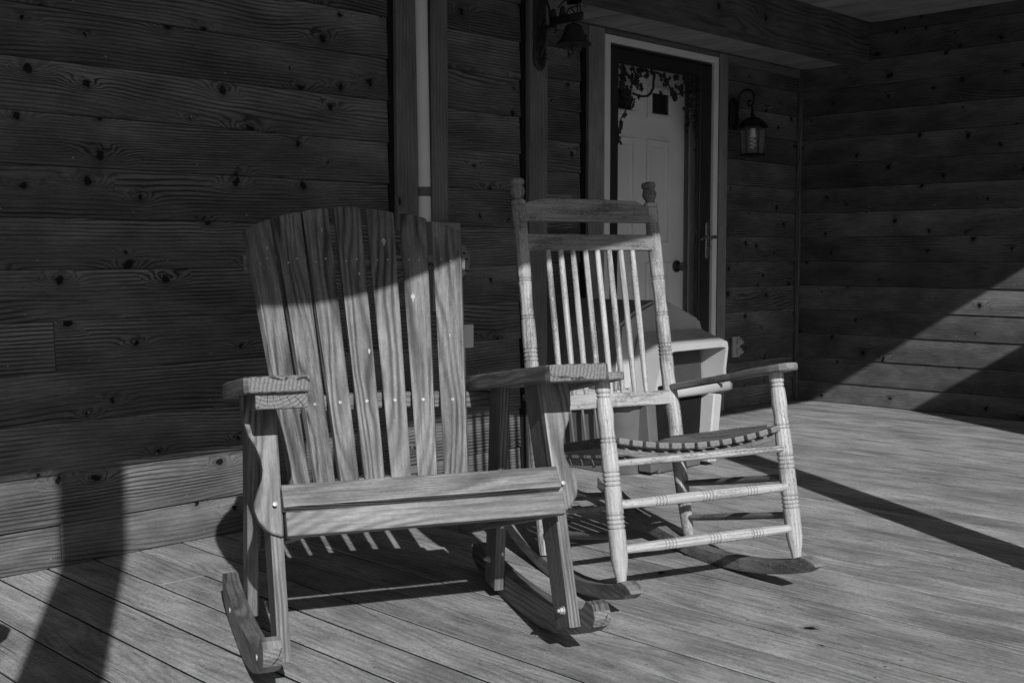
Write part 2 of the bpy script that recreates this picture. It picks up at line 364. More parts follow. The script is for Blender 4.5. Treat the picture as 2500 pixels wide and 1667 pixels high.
def thing(name, loc, rz, label, cat, group=None):
    o = bpy.data.objects.new(name, None); COL.objects.link(o); o.empty_display_size = 0.1
    o.location = loc; o.rotation_euler = (0, 0, rz); return tag(o, label, cat, group)
def frame(o, ex, ey):
    """matrix with origin o, local x along ex, local y near ey"""
    ex = Vector(ex).normalized(); ey = Vector(ey); ey = (ey-ex*ey.dot(ex)).normalized(); ez = ex.cross(ey)
    o = Vector(o)
    return Matrix(((ex.x, ey.x, ez.x, o.x), (ex.y, ey.y, ez.y, o.y), (ex.z, ey.z, ez.z, o.z), (0, 0, 0, 1)))

# ------------------------------------------------------------------ house
Y1, Y2, XR, XJ, CZ, SZ = 3.318, 3.87, 6.475, 3.50, 2.305, 2.062
SEAM0, SE = 0.124, 0.1508
house = thing('house', (3.5, 3.9, 0), 0, 'wooden house corner clad in knotty horizontal boards with a recessed doorway', 'house')
HOFF = -Vector((3.5, 3.9, 0))
class HB(MB):
    def build(s, name, parent=None, origin=None):
        o = super().build(name, parent or house)
        off = HOFF if parent is None or parent is house else Vector((0, 0, 0))
        if off.length: o.data.transform(Matrix.Translation(off))
        return o
def lap(mb, p0, dirv, nrm, length, ztop, joints, seedv, zbot=0.0, mat='siding'):
    """lap siding starting at p0 running along dirv, facing nrm"""
    rnd = random.Random(seedv); d = Vector(dirv); n = Vector(nrm)
    zs = [zbot]+[SEAM0+SE*k for k in range(20)]; zs = [z for z in zs if z < ztop]+[ztop]
    for i in range(len(zs)-1):
        z0, z1 = zs[i], zs[i+1]
        js = sorted(joints.get(i, []))
        xs = [0]+js+[length]
        for a, b in zip(xs[:-1], xs[1:]):
            g = 0.0012; a2 = a+(g if a > 0 else 0); b2 = b-(g if b < length else 0)
            to, ti = 0.0140, 0.0042+rnd.uniform(-.001, .001)
            sec = [(-.01, z0+.0015), (to-.0015, z0+.0015), (to, z0+.004), (ti, z1+.004), (-.01, z1+.004)]
            p = bmesh.new(); A_ = []; B_ = []
            nst = max(1, int((b2-a2)/0.5)); rings = []
            jit = [0]*(nst+1)
            for q in range(nst+1):
                x = a2+(b2-a2)*q/nst
                rings.append([p.verts.new((x, zz, tt)) for tt, zz in sec])
            for q in range(nst):
                for k in range(len(sec)):
                    k2 = (k+1) % len(sec); p.faces.new((rings[q][k], rings[q+1][k], rings[q+1][k2], rings[q][k2]))
            p.faces.new(rings[0]); p.faces.new(rings[-1][::-1])
            bmesh.ops.recalc_face_normals(p, faces=p.faces[:])
            Mx = Matrix(((d.x, 0, n.x, p0[0]), (d.y, 0, n.y, p0[1]), (0, 1, 0, 0), (0, 0, 0, 1)))
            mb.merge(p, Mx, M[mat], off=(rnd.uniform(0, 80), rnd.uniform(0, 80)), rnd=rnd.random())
            xn = a2+rnd.uniform(.03, .3)
            while xn < b2-.02 and z1 < 2.0:
                q = Vector((p0[0], p0[1], 0))+d*xn+n*.0118+Vector((0, 0, z0+.028+rnd.uniform(-.004, .004)))
                mb.tube([q-n*.002, q+n*.0009], .0030, M['nail'], 7, smooth=False, off=(0, 0)); xn += rnd.choice((.405, .41, .40))
    return mb
w = HB(); lap(w, (-1.2, Y1, 0), (1, 0, 0), (0, -1, 0), XJ+1.2, 2.62, {0: [2.63], 4: [2.63], 7: [4.9], 10: [1.1]}, 11)
w.aabb(-1.2, XJ, Y1+.011, Y1+.12, -.3, 2.62, M['black'], bev=0)
tag(w.build('wall'), 'knotty board wall behind the two rocking chairs')
w = HB(); lap(w, (XJ, Y2, 0), (1, 0, 0), (0, -1, 0), 4.5-XJ, 2.10, {}, 12)
lap(w, (5.62, Y2, 0), (1, 0, 0), (0, -1, 0), XR-5.62, 2.10, {}, 14)
w.aabb(XJ+.14, 4.5, Y2+.011, Y2+.12, -.3, 2.3, M['black'], bev=0)
w.aabb(5.62, XR+.1, Y2+.011, Y2+.12, -.3, 2.3, M['black'], bev=0)
w.aabb(4.5, 5.62, Y2+.012, Y2+.12, 2.055, 2.3, M['black'], bev=0)
w.aabb(XJ+.005, XJ+.14, Y1+.125, Y2+.1, -.3, 2.3, M['trim'], grain='z', bev=0)
tag(w.build('wall'), 'board wall set back round the doorway')
w = HB(); lap(w, (XR, Y2, 0), (0, -1, 0), (-1, 0, 0), 5.4, 2.32, {5: [3.0], 9: [1.9]}, 13, mat='siding2')
w.aabb(XR+.011, XR+.12, -1.6, Y2+.01, -.3, 2.32, M['black'], bev=0)
tag(w.build('wall'), 'dark side wall with diagonal sunlit band')
# ceiling boards, beam, soffit
def boards_y(mb, x0, x1, y0, y1, z0, z1, wd, mat, gap=.003, seedv=1, start=None, bev=.0025):
    rn = random.Random(seedv); x = x0 if start is None else start
    while x < x1:
        a, b = max(x, x0), min(x+wd-gap, x1)
        if b-a > .01: mb.aabb(a, b, y0, y1, z0+rn.uniform(-.0006, .0006), z1+rn.uniform(-.0006, .0006), mat, grain='y', bev=bev, off=(rn.uniform(0, 80), rn.uniform(0, 80)), rnd=rn.random())
        x += wd
w = HB(); boards_y(w, -1.2, XR, .45, 3.385, CZ, CZ+.02, .142, M['ceil'], seedv=3)
w.build('ceiling')
w = HB(); boards_y(w, XJ+.14, XR, 3.52, Y2, SZ+.018, SZ+.038, .142, M['ceil'], seedv=4)
w.build('soffit')
w = HB(); w.aabb(XJ+.02, XR-.013, 3.39, 3.52, SZ, CZ+.03, M['beam'], bev=.004, off=(3.2, 7.7), rnd=.5)
w.build('ceiling_beam')
w = HB()
w.aabb(-1.4, XR+.3, .62, .76, 2.05, 2.62, M['beam'], bev=.004)
w.build('eave_beam')
w = HB(); w.aabb(-1.6, XR+.4, .40, 5.5, 2.63, 2.70, M['beam'], bev=0); tag(w.build('roof'))
for px in (.036, 3.148):
    w = HB(); w.aabb(px-.07+.035, px+.07+.035, .62, .76, 0.002, 2.048, M['beam'], grain='z', bev=.005); w.build('porch_post')
# trim boards
def trimz(x0, x1, y, t, z0, z1, name='trim_board', mat=None, seedv=None):
    w = HB(); w.aabb(x0, x1, y-t, y, z0, z1, mat or M['trim'], grain='z', bev=.003)
    return w.build(name)
trimz(2.712, 2.815, Y1-.0005, .034, 1.008, 2.61); trimz(2.880, 2.965, Y1-.0005, .034, 1.008, 2.61)
trimz(XJ-.092, XJ+.015, Y1-.0005, .040, .003, 2.61, 'corner_post')
trimz(4.415, 4.535, Y2-.0005, .036, .003, SZ+.01, 'door_casing', M['casing']); trimz(5.56, 5.64, Y2-.0005, .036, .003, SZ+.01, 'door_casing', M['casing'])
w = HB(); w.aabb(2.690, 2.7115, Y1-.0165, Y1, .0, 2.6, M['black'], bev=0); w.build('painted_shade_strip')  # black strip painting the shaded side of the trim board
w = HB(); w.aabb(XJ-.118, XJ-.0925, Y1-.0165, Y1, .0, 2.6, M['black'], bev=0); w.build('painted_shade_strip')  # painted shade along the corner post's side
w = HB(); w.aabb(4.380, 4.4145, Y2-.0165, Y2, .0, SZ-.03, M['black'], bev=0); w.build('painted_shade_strip')  # painted shade along the door casing's side
w = HB(); w.aabb(4.537, 5.558, Y2-.034, Y2, 2.047, SZ+.012, M['trim'], bev=.002); w.build('door_casing')
w = HB(); w.aabb(XR-.038, XR-.014, Y2-.038, Y2-.014, .003, SZ+.01, M['beam'], grain='z', bev=.002); w.build('corner_strip')
w = HB(); w.aabb(XJ+.02, 4.41, Y2-.034, Y2-.014, SZ-.04, SZ+.012, M['trim'], bev=.002); w.build('frieze_strip')
w = HB(); w.aabb(5.645, XR-.05, Y2-.034, Y2-.014, SZ-.04, SZ+.012, M['trim'], bev=.002); w.build('frieze_strip')

# ---- door
w = HB(); DY = Y2-.018
w.aabb(4.538, 4.604-.022, DY-.02, Y2+.11, .003, 2.044, M['whitetrim'], grain='z', bev=.002)
w.aabb(5.500, 5.542, DY-.02, Y2+.11, .003, 2.044, M['whitetrim'], grain='z', bev=.002)
w.aabb(4.5825, 5.4995, DY-.02, Y2+.11, 2.008, 2.044, M['whitetrim'], bev=.002)
w.build('door_frame')
# inner door
w = HB(); iy = Y2+.085
w.aabb(4.59, 5.385, iy, iy+.04, .02, 2.005, M['door'], grain='z', bev=.001)
def raised(x0, x1, z0, z1, inner=.03, d=.006):
    for a, b, c, e in ((x0, x1, z1-.014, z1), (x0, x1, z0, z0+.014), (x0, x0+.014, z0+.0145, z1-.0145), (x1-.014, x1, z0+.0145, z1-.0145)):
        w.aabb(a, b, iy-d*1.6, iy-.0005, c, e, M['door'], bev=.003)
    w.aabb(x0+.04, x1-.04, iy-d, iy-.0005, z0+.04, z1-.04, M['door'], bev=.005)
for x0, x1 in ((4.71, 4.93), (5.035, 5.245)):
    raised(x0, x1, .98, 1.555); raised(x0, x1, .22, .88)
idoor = w.build('door')
for x0, x1 in ((4.72, 4.93), (5.035, 5.255)):
    w = HB(); z0, z1 = 1.665, 1.845
    for a, b, c, e in ((x0, x1, z1-.034, z1), (x0, x1, z0, z0+.034), (x0, x0+.034, z0+.0345, z1-.0345), (x1-.034, x1, z0+.0345, z1-.0345)):
        w.aabb(a, b, iy-.018, iy-.0006, c, e, M['door'], bev=.005)
    w.aabb(x0+.034, x1-.034, iy-.004, iy-.0012, z0+.034, z1-.034, M['glassblack'], bev=0)
    o = w.build('window'); o.parent = idoor
w = HB()
w.tube([(5.315, iy-.001, .857), (5.315, iy-.012, .857)], .034, M['brass'], 20)
w.tube([(5.315, iy-.010, .857), (5.315, iy-.03, .857), (5.315, iy-.04, .857), (5.315, iy-.055, .857), (5.315, iy-.066, .857), (5.315, iy-.07, .857)], [.012, .012, .022, .028, .024, .008], M['brass'], 20)
o = w.build('door_knob'); o.parent = idoor
# gap between door and frame: dark weatherstrip and jamb
w = HB(); w.aabb(5.387, 5.432, iy+.004, iy+.03, .02, 2.0, M['plasticdark'], bev=0); w.aabb(5.434, 5.499, iy-.005, iy+.03, .02, 2.0, M['whitetrim'], bev=0)
w.build('door_jamb')
w = HB(); w.aabb(4.40, 5.7, Y2+.121, Y2+.125, 0, 2.3, M['black'], bev=0); w.aabb(4.55, 5.53, Y2-.03, Y2+.12, .004, .02, M['greymetal'], bev=.002); w.build('door_sill')
# storm door
sy = DY-.006
w = HB()
w.aabb(4.584, 4.664, sy, sy+.03, .03, 2.004, M['darkdoor'], grain='z', bev=.004)
w.aabb(5.388, 5.497, sy, sy+.03, .03, 2.004, M['darkdoor'], grain='z', bev=.004)
w.aabb(4.665, 5.387, sy+.001, sy+.03, 1.925, 2.004, M['darkdoor'], bev=.004)
w.aabb(4.665, 5.387, sy+.001, sy+.03, .03, .28, M['darkdoor'], bev=.004)
w.aabb(4.666, 5.386, sy+.004, sy+.012, 1.912, 1.924, M['darkdoor'], bev=.002)
w.aabb(5.376, 5.3875, sy+.006, sy+.028, .281, 1.911, M['darkdoor'], bev=.001)
w.aabb(4.59, 5.49, sy-.004, sy-.001, 1.985, 1.990, M['black'], bev=0)
sdoor = w.build('storm_door')
w = HB(); w.aabb(4.666, 5.375, sy+.014, sy+.017, .282, 1.911, M['glass'], bev=0); o = w.build('glass_pane'); o.parent = sdoor
w = HB()   # lever handle with long plate
def stad(mb, cx, y, z0, z1, hw, t, mat):
    pts = [(z0+hw-hw*math.cos(a), hw*math.sin(a)) for a in [R_(q) for q in range(-90, 91, 15)]]
    pts = [(z0+hw-hw*math.cos(R_(q)), hw*math.sin(R_(q))) for q in range(-90, 91, 15)]+[(z1-hw+hw*math.cos(R_(q)), hw*math.sin(R_(q))) for q in range(90, -91, -15)]
    mb.prism(pts, t, frame((cx, y, 0), (0, 0, 1), (1, 0, 0)), mat, bev=.001)
stad(w, 5.452, sy-.006, .900, 1.112, .016, .010, M['nickel'])
w.tube([(5.463, sy-.012, 1.022), (5.463, sy-.04, 1.022)], .008, M['nickel'], 10)
w.tube([(5.463+.01*0-.0, sy-.04, 1.022), (5.44, sy-.045, 1.018), (5.415, sy-.047, 1.022), (5.385, sy-.047, 1.024), (5.36, sy-.047, 1.014), (5.345, sy-.047, 1.008)], [.009, .009, .008, .007, .006, .005], M['nickel'], 10)
w.tube([(5.463, sy-.04, 1.022), (5.475, sy-.045, 1.024), (5.485, sy-.045, 1.022)], .010, M['brass'], 10)
w.tube([(5.462, sy-.010, .965), (5.462, sy-.022, .965)], .009, M['nickel'], 12)
o = w.build('door_handle'); o.parent = sdoor
# cast grape vine in the glass corners
rg = random.Random(21); w = HB(); vy = sy+.008
def leaf(cx, cz, r, rot, tilt=0.0):
    r *= .84
    n = 5; pts = []
    for k in range(20):
        a = 2*math.pi*k/20; lob = 0.62+0.38*abs(math.cos(a*n/2))**0.8
        if k % 2: lob *= .86
        pts.append((r*lob*math.cos(a), r*lob*math.sin(a)))
    ex = Vector((math.cos(rot), rg.uniform(-.25, .25), math.sin(rot)))
    w.prism(pts, .003, frame((cx, vy+rg.uniform(-.006, .002), cz), ex, (-math.sin(rot), rg.uniform(-.2, .2), math.cos(rot))), M['iron'], bev=0)
def vine(pts, r0=.006, r1=.003):
    P = [(x, vy-.003*(i % 2), z) for i, (x, z) in enumerate(pts)]
    n = len(P); w.tube(P, [r0+(r1-r0)*i/(n-1) for i in range(n)], M['iron'], 6)
def grapes(cx, cz, n=9, s=.018):
    for q in range(n):
        t = q/n; w.sphere((cx+rg.uniform(-1, 1)*s*(1-t), vy+rg.uniform(-.006, .004), cz-t*s*2.6), .0065, M['iron'], 1)
vine([(4.97, 1.905), (4.968, 1.88), (4.965, 1.85), (4.96, 1.815), (4.94, 1.785), (4.91, 1.768), (4.87, 1.762), (4.82, 1.765), (4.79, 1.77)], .008, .006)
vine([(4.668, 1.85), (4.70, 1.86), (4.74, 1.86), (4.77, 1.85), (4.80, 1.83), (4.82, 1.80)])
vine([(4.71, 1.91), (4.70, 1.87), (4.70, 1.83), (4.71, 1.79), (4.73, 1.75), (4.74, 1.70), (4.72, 1.66), (4.69, 1.63), (4.675, 1.58), (4.67, 1.50)])
vine([(4.67, 1.90), (4.69, 1.88), (4.70, 1.85)]); vine([(4.78, 1.91), (4.80, 1.88), (4.84, 1.86), (4.88, 1.87), (4.93, 1.90)])
vine([(4.99, 1.90), (5.05, 1.89), (5.08, 1.87), (5.11, 1.83), (5.13, 1.79), (5.17, 1.80), (5.24, 1.82), (5.31, 1.83), (5.37, 1.85)])
vine([(5.32, 1.91), (5.33, 1.86), (5.32, 1.80), (5.31, 1.74), (5.33, 1.68), (5.33, 1.62), (5.36, 1.56), (5.37, 1.46)])
for q in range(30): leaf(rg.uniform(4.685, 4.86), 1.90-abs(rg.gauss(0, .075)), rg.uniform(.014, .026), rg.uniform(0, 6.3))
for q in range(14): leaf(rg.uniform(4.84, 4.99), 1.905-abs(rg.gauss(0, .025)), rg.uniform(.012, .02), rg.uniform(0, 6.3))
for q in range(22): leaf(4.685+abs(rg.gauss(0, .03)), rg.uniform(1.60, 1.86), rg.uniform(.012, .022), rg.uniform(0, 6.3))
for q in range(6): leaf(4.675+abs(rg.gauss(0, .014)), rg.uniform(1.49, 1.6), rg.uniform(.010, .015), rg.uniform(0, 6.3))
for q in range(40): leaf(rg.uniform(5.02, 5.37), 1.90-abs(rg.gauss(0, .05)), rg.uniform(.013, .024), rg.uniform(0, 6.3))
for q in range(12): leaf(5.16+rg.gauss(0, .025), 1.80+rg.gauss(0, .022), rg.uniform(.014, .024), rg.uniform(0, 6.3))
for q in range(34): leaf(rg.choice((5.28, 5.35))+rg.gauss(0, .014), rg.uniform(1.60, 1.85), rg.uniform(.012, .021), rg.uniform(0, 6.3))
for q in range(7): leaf(5.362+rg.gauss(0, .008), rg.uniform(1.48, 1.6), rg.uniform(.009, .014), rg.uniform(0, 6.3))
for cx, cz in ((4.78, 1.86), (4.83, 1.84), (4.74, 1.79), (4.79, 1.74), (5.06, 1.88), (5.21, 1.85), (5.30, 1.79), (5.285, 1.70), (5.35, 1.64), (4.70, 1.62)): grapes(cx, cz)
o = w.build('vine_ornament'); o.parent = sdoor

# ---- unseen board panel, added to throw the shade at the wall foot
ps = thing('shade_panel', (5.8, .62, 0), 0, 'unseen board panel added to shade the foot of the side wall', 'screen')
w = MB()
for k in range(5):
    x0 = -.71+k*.1385; w.aabb(x0, x0+.1375, -.012, .012, .05, 1.62, M['siding'], grain='z', bev=.002)
w.build('panel', ps)
for z in (.15, 1.40):
    w = MB(); w.aabb(-.71, -.02, -.035, -.0125, z, z+.09, M['trim'], bev=.002); w.build('rail', ps)
for x in (-.70, -.09):
    w = MB(); w.aabb(x, x+.06, -.030, -.0126, .003, .148, M['trim'], bev=.002); w.build('foot', ps)

# ---- deck and ground
w = MB(); rn = random.Random(5); x = 1.682-.1445*24+.002
while x < XR+.02:
    j = rn.uniform(-.3, 3.3) if rn.random() < 0 else None
    if abs(x-(1.682-.1445+.002)) < .01: j = 2.92
    segs = [(-.6, 3.95)] if j is None else [(-.6, j-.002), (j+.002, 3.95)]
    for a, b in segs:
        w.aabb(x, x+.1445-rn.uniform(.0055, .0095), a, b, -.028+rn.uniform(0, .001), rn.uniform(-.0012, 0), M['deck'], grain='y', bev=.0008, seg=1, off=(rn.uniform(0, 90), rn.uniform(0, 90)), rnd=rn.random())
    for yj in (.35, .76, 1.165, 1.57, 1.98, 2.385, 2.79, 3.195, 3.6):
        for dx in (.028, .112):
            q = Vector((x+dx+rn.uniform(-.008, .008), yj+rn.uniform(-.01, .01), -.0005)); w.tube([q-Vector((0, 0, .004)), q+Vector((0, 0, .0003))], .0038, M['nail'], 8, smooth=False)
    x += .1445
tag(w.build('deck'), 'grey weathered porch deck of narrow boards', kind='structure')
w = MB(); w.aabb(-1.8, 6.6, -.55, 4.2, -.25, -.0032, M['black'], bev=0); tag(w.build('deck_base'), 'dark space under the porch deck', kind='structure')
w = MB(); p = bmesh.new(); bmesh.ops.create_grid(p, x_segments=20, y_segments=20, size=200); w.merge(p, Matrix.Translation((0, 0, -.3)), M['ground'])
tag(w.build('ground'), 'open yard beyond the porch', kind='structure')

# ------------------------------------------------------------------ adirondack rocker
ac = thing('rocking_chair', (1.777, 2.2, 0), R_(-25.3), 'wide natural wood rocking chair with seven fanned back slats, nearest the camera', 'rocking chair', 'rocking chairs on the porch deck')
# local point from (r, u, z): u = distance towards the chair's front
def L_(r, u, z): return Vector((r, -u, z))
def screw(parent, pts, nrm, rad=.0045):
    nrm = Vector(nrm).normalized()
    for q in pts:
        w = MB(); q = Vector(q); w.tube([q-nrm*.001, q+nrm*.0012, q+nrm*.0018], [rad, rad, rad*.5], M['steel'], 10); w.build('screw', parent)
tops = [(.298, .987), (.226, 1.016), (.217, 1.020), (.135, 1.037), (.129, 1.038), (.055, 1.049), (.040, 1.051)]
def surf(r, z):
    t = (z-.343)/.644; e = .23+.067*t
    if z < .53: c = .04+.035*(z-.343)/.187
    else: c = .075+.030*(z-.53)/.47
    return -.055-.44*(z-.343)-c*(1-(r/e)**2)
edges_top = [-.298, -.226, -.217, -.135, -.129, -.055, -.038, .038, .055, .129, .135, .217, .226, .298]
edges_top = [(-.298, -.231), (-.220, -.139), (-.131, -.056), (-.038, .038), (.056, .131), (.139, .220), (.231, .298)]
edges_top = [(-.298, -.229), (-.217, -.136), (-.130, -.053), (-.036, .042), (.057, .134), (.148, .219), (.232, .298)]
ztop = [(.986, 1.015), (1.019, 1.036), (1.038, 1.048), (1.051, 1.051), (1.048, 1.038), (1.036, 1.021), (1.015, .986)]
edges_bot = [(-.229, -.178), (-.167, -.115), (-.103, -.052), (-.039, .015), (.031, .084), (.100, .151), (.167, .229)]
ZB = .325; TH = .020; SPL = []
for i in range(7):
    (tl, tr), (bl, br), (zl, zr) = edges_top[i], edges_bot[i], ztop[i]
    tc, bc = (tl+tr)/2, (bl+br)/2; zc = (zl+zr)/2
    top = L_(tc, surf(tc, zc), zc); bot = L_(bc, surf(bc, ZB), ZB)
    ex = top-bot; Ln = ex.length
    zm = .75; rm = (tc+bc)/2; wv = L_(tr, surf(tr, zr), zr)-L_(tl, surf(tl, zl), zl)
    Mx = frame(bot, ex, wv)
    wt, wb = (tr-tl)/2, (br-bl)/2; dz = wv.dot(ex.normalized())/2
    cfac = 1.0/max(.6, math.cos(math.atan2(abs(wv.y), abs(wv.x))))
    wt *= 1+(cfac-1)*.8; zq = .45
    wq = L_(br, surf(br, zq), zq)-L_(bl, surf(bl, zq), zq); wb *= 1+(wq.length/(br-bl)-1)*.5
    wt -= .0012; wb -= .0012
    pts = [(0, -wb), (0, wb)]
    n = 7
    for k in range(n+1):
        s_ = 1-2*k/n; bow = .002*(1-s_*s_)
        rr = .0015 if abs(s_) > .99 else 0
        pts.append((Ln+dz*s_+bow-rr, wt*s_))
    wd_ = MB()
    wd_.prism([(a, b) for a, b in pts], TH, Mx @ Matrix.Translation((0, 0, TH/2*0)), M['pine'], M['pineend'], bev=.0025, seg=2, rnd=[.5, .62, .55, .45, .6, .5, .58][i])
    sl_ = wd_.build('back_slat', ac)
    SPL.clear()
    nz = Mx.col[2].xyz
    for si, zz, dr, sz in ((4, .955, .004, .011), (5, .80, -.012, .010), (2, .985, .012, .005), (3, .865, .016, .0045), (0, .93, .018, .004), (3, .66, .020, .007), (6, .70, .0, .004)):
        if si != i: continue
        rs = random.Random(i*7+int(zz*100)); n_ = nz if nz.y < 0 else -nz
        q = bot+ex*((zz-ZB)/(zc-ZB))+wv.normalized()*dr+n_*(TH/2+.0004)
        po = [((1.6 if abs(math.sin(R_(k*24))) < .4 else 1.0)*sz*rs.uniform(.5, 1.1)*math.cos(R_(k*24)), sz*.6*rs.uniform(.5, 1.1)*math.sin(R_(k*24))) for k in range(15)]
        w2 = MB(); w2.prism(po, .0008, frame(q, ex, n_.cross(ex)), M['splash'], bev=0); spl = w2.build('splash'); SPL.append(spl)
    if nz.y > 0: nz = -nz
    for q_ in SPL: q_.parent = sl_
    for zz, dr in ((.535, 0.0), (.905, .012), (.90, -.018)):
        t = (zz-ZB)/(zc-ZB); q = bot+ex*t+wv.normalized()*dr+nz*(TH/2)
        screw(sl_, [q], nz, .0045 if zz == .535 else .0028)
def bar(parent, name, a, b, wd, th, upv, mat='pine', end='pineend', bev=.003, **k):
    a, b = Vector(a), Vector(b); w = MB(); w.box(frame((a+b)/2, b-a, upv), (b-a).length, wd, th, M[mat], M[end] if end else None, bev=bev, seg=2, **k); return w.build(name, parent)
# rails behind the slats (bent to follow the fan)
for z, hw, name in ((.535, .325, 'back_rail'), (.90, .303, 'back_rail'), (.332, .245, 'back_rail')):
    w = MB(); n = 10; fr_, bk = [], []
    for k in range(n+1):
        r = -hw+2*hw*k/n; u = surf(min(abs(r), .23+.067*(z-.343)/.644), z)-.012
        fr_.append((r, -u)); bk.append((r, -(u-.028)))
    pts = fr_+bk[::-1]
    w.prism(pts, .042, Matrix.Translation((0, 0, z)), M['pine'], M['pineend'], bev=.002)
    w.build(name, ac)
# arms
def zarm(u): return .677-.14*(.415-u)
arm_pts = [(.418, .262), (.424, .285), (.426, .32), (.425, .355), (.418, .385), (.405, .394), (.30, .397), (.12, .399), (.0, .396), (-.08, .385), (-.17, .355), (-.26, .315), (-.33, .300), (-.345, .285), (-.34, .262), (-.19, .259), (.0, .260), (.2, .257), (.40, .258)]
for s_ in (-1, 1):
    ex = (L_(0, 1, .14)).normalized()
    Mx = frame(L_(0, 0, zarm(0)-.017), ex, Vector((s_, 0, 0)))
    w = MB(); w.prism([((u+(.012 if s_ > 0 and u > .38 else 0))*1.0098, r if s_ < 0 else .26+(r-.26)*1.10) for u, r in arm_pts], .034 if s_ < 0 else .038, Mx, M['pine'], M['pineend'], bev=.006, seg=3, rnd=.55)
    w.build('arm', ac)
    # front leg
    r0 = .3235*s_
    def side(name, pts, th, rc, mat='pineleg', bev=.0025, gr=None, parent=ac, rn_=.5):
        g = Vector(gr) if gr else L_(0, 0, 1)
        Mx = frame(L_(rc, 0, 0), g, g.cross(Vector((1, 0, 0))))
        inv = Mx.inverted(); q = [inv @ L_(rc, u, z) for u, z in pts]
        w = MB(); w.prism([(a.x, a.y) for a in q], th, Mx, M[mat], M['pineend'], bev=bev, seg=2, rnd=rn_); return w.build(name, parent)
    side('front_leg', [(.350, .058), (.433, .088), (.236, .640), (.128, .628)], .027, r0, gr=L_(0, -.37, 1), rn_=.6)
    side('rear_leg', [(-.165, .035), (-.085, .028), (-.030, .598), (-.118, .590)], .027, r0, gr=L_(0, .1, 1), rn_=.35)
    bot = [(-.36, .040), (-.30, .022), (-.22, .009), (-.12, .002), (-.03, .0005), (.05, .0005), (.12, .002), (.19, .008), (.26, .019), (.33, .036), (.40, .059), (.46, .084), (.497, .106), (.507, .125), (.503, .143), (.490, .155), (.472, .158), (.455, .152), (.443, .138), (.425, .123), (.38, .106), (.31, .091), (.22, .081), (.10, .075), (-.02, .073), (-.14, .076), (-.25, .084), (-.33, .093), (-.355, .090), (-.366, .075), (-.368, .055)]
    if s_ < 0: bot = [(-.2+(u+.2)*.52, z) if u < -.2 else (u, z) for u, z in bot]
    rk = side('rocker', bot, .040, (.337+.0205)*s_, mat='pine', gr=L_(0, 1, 0), bev=.004, rn_=.4)
    screw(rk, [L_(.3785*s_, .412, .098), L_(.3785*s_, -.10, .045)], (s_, 0, 0), .007)
    # bolts on the inside of the legs
    for (u, z) in ((.398, .118), (-.125, .105)) if s_ > 0 else ():
        w = MB(); a = L_(.3095*s_, u, z); n = Vector((-s_, 0, 0))
        w.tube([a, a+n*.003], .010, M['steel'], 14); w.tube([a+n*.003, a+n*.010], .0075, M['steel'], 6, smooth=False); w.tube([a+n*.01, a+n*.016], .0042, M['steel'], 8)
        w.build('bolt', ac)
    # shaped front bracket
    g = L_(0, -.39, 1).normalized()
    out = [(.384, .640), (.383, .60), (.380, .568), (.371, .535), (.358, .512), (.349, .488), (.3465, .465), (.350, .445), (.360, .424), (.368, .403), (.3685, .385), (.362, .365), (.350, .349), (.335, .338), (.316, .331), (.311, .333), (.310, .36), (.309, .50), (.309, .64)]
    Mx = frame(L_(0, .336+.39*.4-.014, 0), g, Vector((s_, 0, 0)))
    Mx = frame(L_(0, .336-.39*(0-.4)-.013, 0), g, Vector((s_, 0, 0)))
    sc = L_(0, -.39, 1).length
    w = MB(); w.prism([((z-.003)*sc, r) for r, z in out], .026, Mx, M['pine'], M['pineend'], bev=.004, seg=2, rnd=.5); br_ = w.build('arm_bracket', ac)
    fn_ = Mx.col[2].xyz; fn_ = fn_ if fn_.y < 0 else -fn_
    screw(br_, [L_(.327*s_, .336-.39*(.395-.4)+.000, .395)+fn_*.0145-fn_*.013*0], fn_, .005)
    # seat stringer
    side('seat_stringer', [(.392, .335), (.378, .345), (.360, .385), (.325, .414), (.20, .385), (.05, .350), (-.06, .322), (-.20, .262), (-.30, .19), (-.26, .145), (-.19, .165), (.05, .235), (.25, .292)], .030, .283*s_, mat='pine', gr=L_(0, 1, .3), rn_=.3)
w = MB()
w.box(frame(L_(-.318, .362, .622), (0, -1, .14), (1, 0, 0)), .10, .108, .040, M['pine'], M['pineend'], bev=.006, seg=2); w.build('arm_block', ac)
# front rails and seat slats
bar(ac, 'front_rail', L_(-.311, .388, .3615), L_(.311, .388, .3615), .0515, .026, L_(0, -.5, 1), rnd=.75, off=(12.3, 4.41))
bar(ac, 'front_rail', L_(-.313, .351, .4105), L_(.313, .351, .4105), .0535, .026, L_(0, -.85, 1), rnd=.7, off=(31.3, 9.83))
for k in range(6):
    u = .285-.062*k; z = .4140-.0135*k
    bar(ac, 'seat_slat', L_(-.298, u, z), L_(.298, u, z), .053, .022, L_(0, -1, -.22))
bar(ac, 'stretcher', L_(-.308, -.115, .27), L_(.308, -.115, .27), .07, .024, L_(0, 0, 1)) if 0 else None

